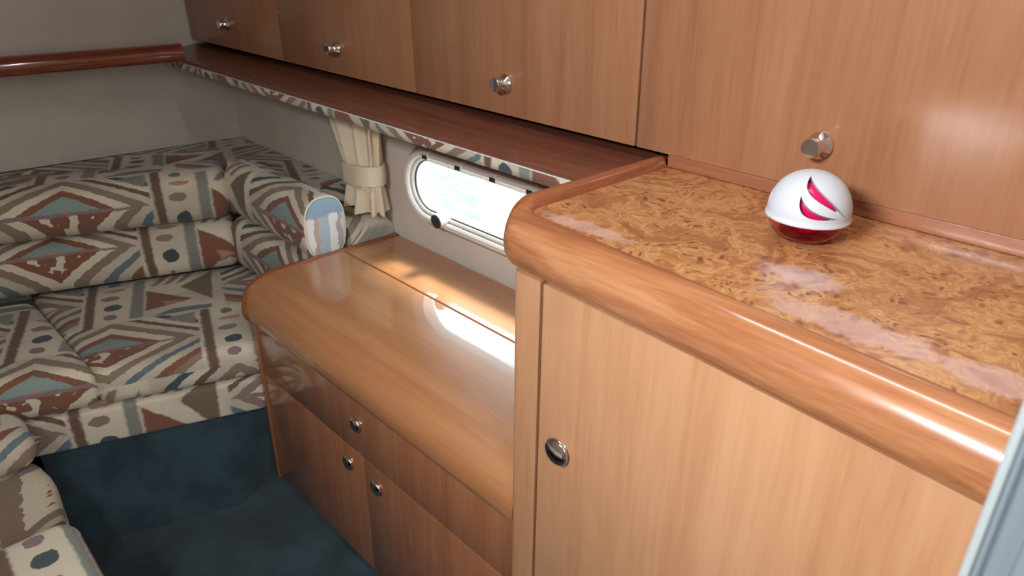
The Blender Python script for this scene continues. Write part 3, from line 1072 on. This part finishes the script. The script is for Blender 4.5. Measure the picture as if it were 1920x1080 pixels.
# left bench pieces coming towards the camera
lb = thing('settee', 'left bench base covered in patterned fabric nearest the blue floor', 'settee', (-0.6, -1.0, 0.0))
prism('side_panel', [(-0.94, -1.34), (-0.605, -1.34), (-0.605, -0.785), (-0.845, -0.750), (-0.94, -0.765)], 0.0, 0.272, 'fabric', lb, bev=0.03, seg=5, uvf=lambda w, n: (w.y + 0.1 + w.x, w.x * 0.6 - w.z + 0.4), auto=80)
box('base', -0.603, 0.30, -1.34, -0.80, 0.0, 0.24, 'carpet', lb)
o = prism('seat_cushion', [(-1.045, -1.3), (-0.875, -1.3), (-0.875, -0.757), (-1.015, -0.757)], 0.2735, 0.356, 'fabric', None, bev=0.036, seg=6, uvf=lambda w, n: (w.y + 0.5, w.x - w.z + 0.2), auto=80)
tag(o, 'small patterned filler cushion wedged below the corner cushion', 'cushion', 'settee seat cushions')
o = prism('seat_cushion', [(-0.60, -1.34), (0.20, -1.34), (0.20, -0.765), (-0.60, -0.765)], 0.245, 0.352, 'fabric', None, bev=0.034, seg=6, uvf=lambda w, n: (w.y - w.z + 1.287 + 0.352, w.x + 0.6), auto=80)
tag(o, 'patterned seat cushion in the bottom left corner, nearest the camera', 'cushion', 'settee seat cushions')

# ------------------------------------------------------------------ curtain with tie-back
cu = thing('curtain', 'cream gathered curtain with tie-back beside the port window', 'curtain', (-0.93, 0.055, 0.625))


def curtain_sec(xc, wx, dy, z, amp, nf, ph, yc=0.058):
    pts = []
    n = 96
    for i in range(n):
        a = 2 * math.pi * i / n
        rip = 1 + amp * math.sin(nf * a + ph) + 0.5 * amp * math.sin((nf + 4) * a + 1.7 * ph)
        c, s = math.cos(a), math.sin(a)
        pts.append((xc + wx * (abs(c) ** 0.8) * (1 if c > 0 else -1) * (1 + 0.25 * (rip - 1)), yc + dy * s * rip, z))
    return pts


cs = []
for k in range(17):
    t = k / 16
    z = 0.917 - (0.917 - 0.742) * t
    cs.append(curtain_sec(-0.965 + 0.047 * t, 0.118 - 0.056 * t ** 0.8, 0.030, z, 0.52 - 0.20 * t, 11, 0.5 + 0.2 * t))
for k in range(5):
    t = k / 4
    z = 0.738 - 0.055 * t
    cs.append(curtain_sec(-0.918 + 0.003 * t, 0.062, 0.030, z, 0.22, 11, 0.8))
for k in range(1, 11):
    t = k / 10
    z = 0.683 - 0.062 * t
    cs.append([(x, y, zz - 0.004 * t * math.sin((x + 0.92) * 90) - 0.03 * t * (x + 0.92)) for x, y, zz in curtain_sec(-0.915 + 0.001 * t, 0.062 + 0.005 * t, 0.030 + 0.003 * t, z, 0.22 + 0.20 * t, 9, 0.9 + 0.3 * t)])
loft('drape', cs, 'curtain', cu, auto=80)
tb = []
for (z, g_) in ((0.6880, -0.002), (0.6880, 0.003), (0.6895, 0.0045), (0.713, 0.0055), (0.7365, 0.0045), (0.738, 0.003), (0.738, -0.002)):
    tb.append([(x, y, zz + 0.10 * (x + 0.92) * 0.35) for x, y, zz in curtain_sec(-0.917, 0.066 + g_, 0.036 + g_, z, 0.025, 5, 0.4)])
loft('tie_back', tb, 'curtain', cu, auto=40, caps=False)

# ------------------------------------------------------------------ air freshener
FX, FY, FZ = 0.272, -0.110, CZ + 0.0008
fr = thing('air_freshener', 'white domed air freshener with pink base on the burl counter', 'air freshener', (FX, FY, FZ))
RD = 0.0445
RZ = FZ + 0.0255
prof = []
for k in range(0, 25):
    a = math.pi / 2 * k / 24
    prof.append((RD * math.cos(a) ** 0.92 if k < 24 else 0.0, 0.0255 + 0.006 + 0.0445 * math.sin(a)))
outer = [(RD + 0.0012, 0.0245), (RD + 0.0014, 0.0262), (RD, 0.0290)] + prof
inn = [(max(0.0, r - 0.0022) if r > 0 else 0.0, h - 0.0016) for r, h in prof]
solid = outer + inn[::-1] + [(RD - 0.0022, 0.0245), (RD + 0.0012, 0.0245)]
dome = lathe('dome', solid, (FX, FY, FZ), (0, 0, 1), 'white_plastic', fr, 72, 30)


# crescent openings cut right through the dome shell
def crescent(pts_a, pts_b, az, el0):
    """two boundary polylines in local (right, up) metres on the dome seen from azimuth az, returns closed prism mesh"""
    loop = pts_a + pts_b[::-1]
    nrm = Vector((math.cos(az) * math.cos(el0), math.sin(az) * math.cos(el0), math.sin(el0)))
    rt = Vector((-math.sin(az), math.cos(az), 0))
    up = nrm.cross(rt)
    c0 = Vector((0, 0, 0.0315))
    v = []
    for d in (0.022, 0.075):
        v += [c0 + nrm * d + rt * x + up * y for x, y in loop]
    n = len(loop)
    f = [tuple(range(n - 1, -1, -1)), tuple(range(n, 2 * n))] + [(i, (i + 1) % n, n + (i + 1) % n, n + i) for i in range(n)]
    me = bpy.data.meshes.new('cut')
    me.from_pydata([tuple(q) for q in v], [], f)
    bm = bmesh.new()
    bm.from_mesh(me)
    bmesh.ops.recalc_face_normals(bm, faces=bm.faces)
    bmesh.ops.triangulate(bm, faces=bm.faces)
    bm.to_mesh(me)
    bm.free()
    return me


def bez(p0, p1, p2, p3, n=12):
    o = []
    for i in range(n + 1):
        t = i / n
        o.append(tuple((1 - t) ** 3 * a + 3 * (1 - t) ** 2 * t * b + 3 * (1 - t) * t * t * c + t ** 3 * d for a, b, c, d in zip(p0, p1, p2, p3)))
    return o


sw = 0.00042 * 1000 / 1000
cres = []
c1a = bez((-0.006, 0.0328), (-0.0155, 0.0146), (-0.0074, 0.0042), (0.0359, -0.0088))
c1b = bez((-0.006, 0.0328), (-0.0019, 0.0159), (0.0102, 0.0107), (0.0359, -0.0088))
c2a = bez((-0.0141, 0.0094), (-0.0181, -0.0088), (-0.0087, -0.0218), (0.0264, -0.0114))
c2b = bez((-0.0141, 0.0094), (-0.0087, -0.0062), (0.0048, -0.0114), (0.0264, -0.0114))
camaz = math.atan2(-0.8798 - FY, 0.6008 - FX)
for j, az in enumerate((camaz + 0.12, camaz + 0.12 - 2.094, camaz + 0.12 + 2.094)):
    cres.append(crescent(c1a[:-1], c1b[1:], az, 0.42))
    cres.append(crescent(c2a[:-1], c2b[1:], az, 0.42))
cut_objs = []
for me in cres:
    co_ = bpy.data.objects.new('cutter', me)
    COL.objects.link(co_)
    co_.location = (FX, FY, FZ)
    md = dome.modifiers.new('cut', 'BOOLEAN')
    md.operation = 'DIFFERENCE'
    md.solver = 'EXACT'
    md.object = co_
    cut_objs.append(co_)
bpy.context.view_layer.update()
dg = bpy.context.evaluated_depsgraph_get()
me2 = bpy.data.meshes.new_from_object(dome.evaluated_get(dg))
dome.modifiers.clear()
dome.data = me2
me2.set_sharp_from_angle(angle=math.radians(30))
for co_ in cut_objs:
    m_ = co_.data
    bpy.data.objects.remove(co_)
    bpy.data.meshes.remove(m_)
gel = lathe('gel', [(0.0, 0.006), (0.012, 0.006), (0.018, 0.010), (0.024, 0.018), (0.032, 0.030), (0.033, 0.045), (0.026, 0.058), (0.015, 0.066), (0.0, 0.069)], (FX, FY, FZ), (0, 0, 1), 'gel', fr, 40, 80)
gel['label'] = 'pink gel core'
bowl = [(0.0, 0.0), (0.024, 0.0), (0.030, 0.002), (0.0365, 0.009), (0.0405, 0.017), (0.0420, 0.0245), (0.0420, 0.027), (0.0408, 0.027), (0.0402, 0.020), (0.0362, 0.0115), (0.030, 0.0045), (0.024, 0.0022), (0.0, 0.0022)]
b_ = lathe('bowl', bowl, (FX, FY, FZ), (0, 0, 1), 'red_bowl', fr, 48, 60)
b_['label'] = 'clear pink plastic bowl'
